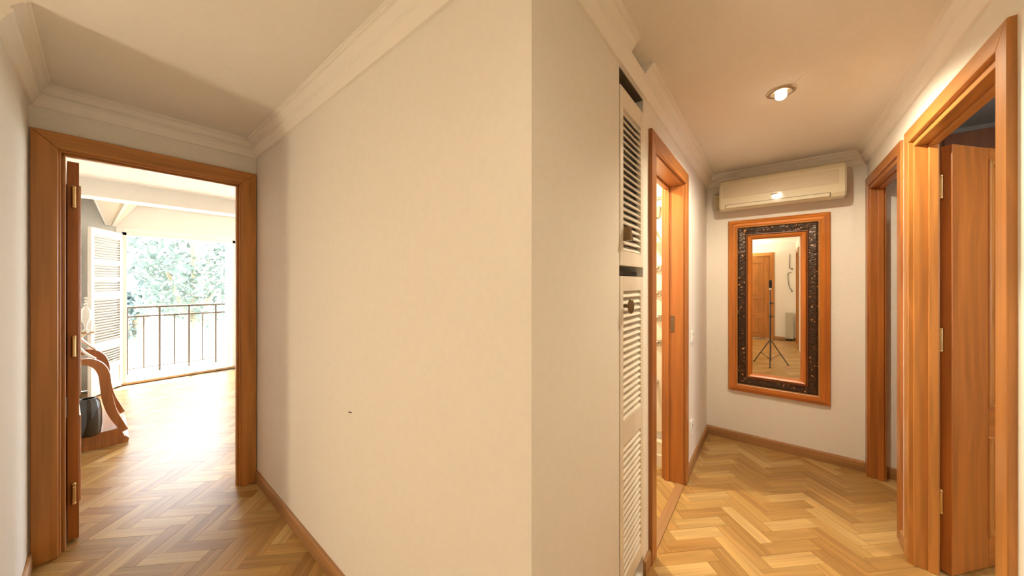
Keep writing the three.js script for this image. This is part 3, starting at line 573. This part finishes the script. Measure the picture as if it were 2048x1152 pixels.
// ---------------------------------------------------------------- console table with its ornaments
{
  const g = thing('console_table', 'curved wooden console table on a wide plinth base by the living room wall', 'console table', [-4.36, 0, 0]);
  const leg = (x) => {
    const c = new THREE.CatmullRomCurve3([[0.19, 0.70], [0.11, 0.715], [0.056, 0.706], [0.013, 0.668], [-0.014, 0.60], [-0.024, 0.50], [-0.034, 0.38], [-0.060, 0.26], [-0.098, 0.16], [-0.128, 0.09]].map(([z, y]) => new THREE.Vector3(x, y, z)));
    const P = c.getPoints(28), wv = (i) => 0.019 + 0.012 * Math.sin(i / 28 * Math.PI), pos = [];
    const ringAt = (i) => { const p = P[i], t = c.getTangent(i / 28), nrm = new THREE.Vector3(0, -t.z, t.y), w = wv(i), d = 0.028; return [[-d, -w], [d, -w], [d, w], [-d, w]].map(([dx, k]) => [p.x + dx, p.y + nrm.y * k, p.z + nrm.z * k]); };
    const list = []; for (let i = 0; i < 28; i++) list.push(loft(ringAt(i), ringAt(i + 1), 1));
    return merge(list);
  };
  part(g, 'leg', leg(0), consoleM); part(g, 'leg', leg(-0.62), consoleM);
  part(g, 'base', merge([loft([[0.06, 0.0, -0.145], [0.06, 0.0, 0.20], [0.06, 0.05, 0.20], [0.06, 0.055, -0.13], [0.06, 0.03, -0.15]], [[-0.70, 0.0, -0.145], [-0.70, 0.0, 0.20], [-0.70, 0.05, 0.20], [-0.70, 0.055, -0.13], [-0.70, 0.03, -0.15]], 0), loft([[0.045, 0.05, -0.125], [0.045, 0.05, 0.20], [0.045, 0.125, 0.20], [0.045, 0.125, -0.10]], [[-0.68, 0.05, -0.125], [-0.68, 0.05, 0.20], [-0.68, 0.125, 0.20], [-0.68, 0.125, -0.10]], 0)]), consoleM);
  part(g, 'back_panel', rbx(-0.66, 0.02, 0.125, 0.94, 0.185, 0.205, 0.003), consoleM);
  part(g, 'glass_top', rbx(-0.70, 0.05, 0.945, 0.957, 0.04, 0.205, 0.003), glassM);
  part(g, 'gold_edge', merge([rbx(0.048, 0.056, 0.944, 0.958, 0.04, 0.205, 0.002), rbx(-0.70, 0.05, 0.944, 0.958, 0.034, 0.041, 0.002)]), brassM);
  for (const x of [0.02, -0.6]) part(g, 'scroll', tube([[x, 0.945, 0.08], [x, 0.91, 0.105], [x, 0.85, 0.115], [x, 0.80, 0.09], [x, 0.745, 0.045], [x, 0.73, 0.03]], 0.009, 24, 8), chromeM);
  const vase = part(scene, 'floor_vase', lathe([[0.001, 0], [0.055, 0], [0.070, 0.02], [0.074, 0.10], [0.070, 0.20], [0.060, 0.27], [0.046, 0.295], [0.040, 0.30], [0.036, 0.295], [0.052, 0.25], [0.06, 0.1], [0.001, 0.02]]), blackM, [-4.30, 0.1252, 0.065]);
  note(vase, 'black glossy vase standing on the console table base', 'vase');
  const fg = thing('figurine', 'slender white ornament vase on top of the console table', 'ornament', [-4.38, 0.9572, 0.078]);
  part(fg, 'body', lathe([[0.001, 0], [0.022, 0], [0.020, 0.008], [0.006, 0.02], [0.008, 0.05], [0.024, 0.10], [0.030, 0.14], [0.022, 0.18], [0.008, 0.205], [0.001, 0.21]], 20), porcelainM);
  part(fg, 'finial', merge([at(new THREE.SphereGeometry(0.012, 10, 8), 0, 0.22, 0), at(new THREE.SphereGeometry(0.009, 10, 8), 0, 0.245, 0), at(new THREE.SphereGeometry(0.010, 10, 8), 0, 0.27, 0)]), porcelainM);
  const f2 = part(scene, 'perfume_flask', lathe([[0.001, 0], [0.022, 0], [0.024, 0.05], [0.018, 0.08], [0.008, 0.10], [0.010, 0.125], [0.001, 0.13]], 20), porcelainM, [-4.36, 0.9572, 0.128]);
  note(f2, 'short white flask beside the slender ornament vase', 'flask');
}

// ---------------------------------------------------------------- tripod that carries the camera, seen in the mirror
{
  const g = thing('tripod', 'thin black tripod stand with small camera reflected in the mirror', 'tripod', [-0.03, 0, 0.085]);
  part(g, 'column', merge([rod([0, 0.06, 0], [0, 0.80, 0], 0.011), rod([0, 0.80, 0], [0, 1.24, 0], 0.008)]), blackM);
  part(g, 'clamp', merge([at(new THREE.CylinderGeometry(0.017, 0.017, 0.04, 12), 0, 0.80, 0), rod([0, 0.80, 0], [0.05, 0.80, -0.01], 0.006)]), blackM);
  part(g, 'clamp', merge([at(new THREE.CylinderGeometry(0.017, 0.017, 0.04, 12), 0, 1.02, 0), rod([0, 1.02, 0], [0.05, 1.02, -0.01], 0.006)]), blackM);
  for (let k = 0; k < 3; k++) {
    const a = 0.5 + k * 2 * Math.PI / 3, c = Math.cos(a), s = Math.sin(a);
    part(g, 'leg', rod([c * 0.015, 0.40, s * 0.015], [c * 0.26, 0.008, s * 0.26], 0.008), blackM);
    part(g, 'brace', rod([c * 0.012, 0.10, s * 0.012], [c * 0.15, 0.185, s * 0.15], 0.005), blackM);
    part(g, 'foot', at(new THREE.SphereGeometry(0.012, 10, 8), c * 0.26, 0.0125, s * 0.26), blackM);
  }
  part(g, 'camera_mount', at(new THREE.CylinderGeometry(0.016, 0.012, 0.03, 14), 0, 1.255, 0), porcelainM);
  part(g, 'camera_body', rbx(-0.021, 0.021, 1.27, 1.40, -0.011, 0.011, 0.009), blackM);
}
// ---------------------------------------------------------------- foyer things seen in the mirror
note(part(scene, 'wall_cable', merge([tube([[0.315, 2.03, 3.292], [0.314, 1.85, 3.292], [0.315, 1.70, 3.29], [0.345, 1.675, 3.285]], 0.006, 20, 6), at(new THREE.SphereGeometry(0.016, 8, 6), 0.355, 1.68, 3.282)]), blackM), 'thin black cable with short hook high on the foyer wall', 'cable');
note(part(scene, 'wall_cable', merge([tube([[0.345, 1.60, 3.285], [0.29, 1.59, 3.29], [0.285, 1.40, 3.29], [0.315, 1.23, 3.288], [0.345, 1.19, 3.285]], 0.006, 24, 6), at(new THREE.ConeGeometry(0.022, 0.04, 8), 0.35, 1.17, 3.27)]), blackM), 'curved black cable ending in a plug on the foyer wall', 'cable');
{
  const h = thing('panel_heater', 'slim pale panel heater standing against the foyer wall', 'heater', [0.30, 0, 3.24]);
  part(h, 'body', rbx(-0.07, 0.07, 0.05, 0.66, -0.02, 0.02, 0.006), std({ color: lin(0.5, 0.46, 0.36), roughness: 0.5 }));
  part(h, 'foot', rbx(-0.06, -0.03, 0, 0.05, -0.04, 0.04, 0.004), darkM); part(h, 'foot', rbx(0.03, 0.06, 0, 0.05, -0.04, 0.04, 0.004), darkM);
}

renderer.render(scene, camera);
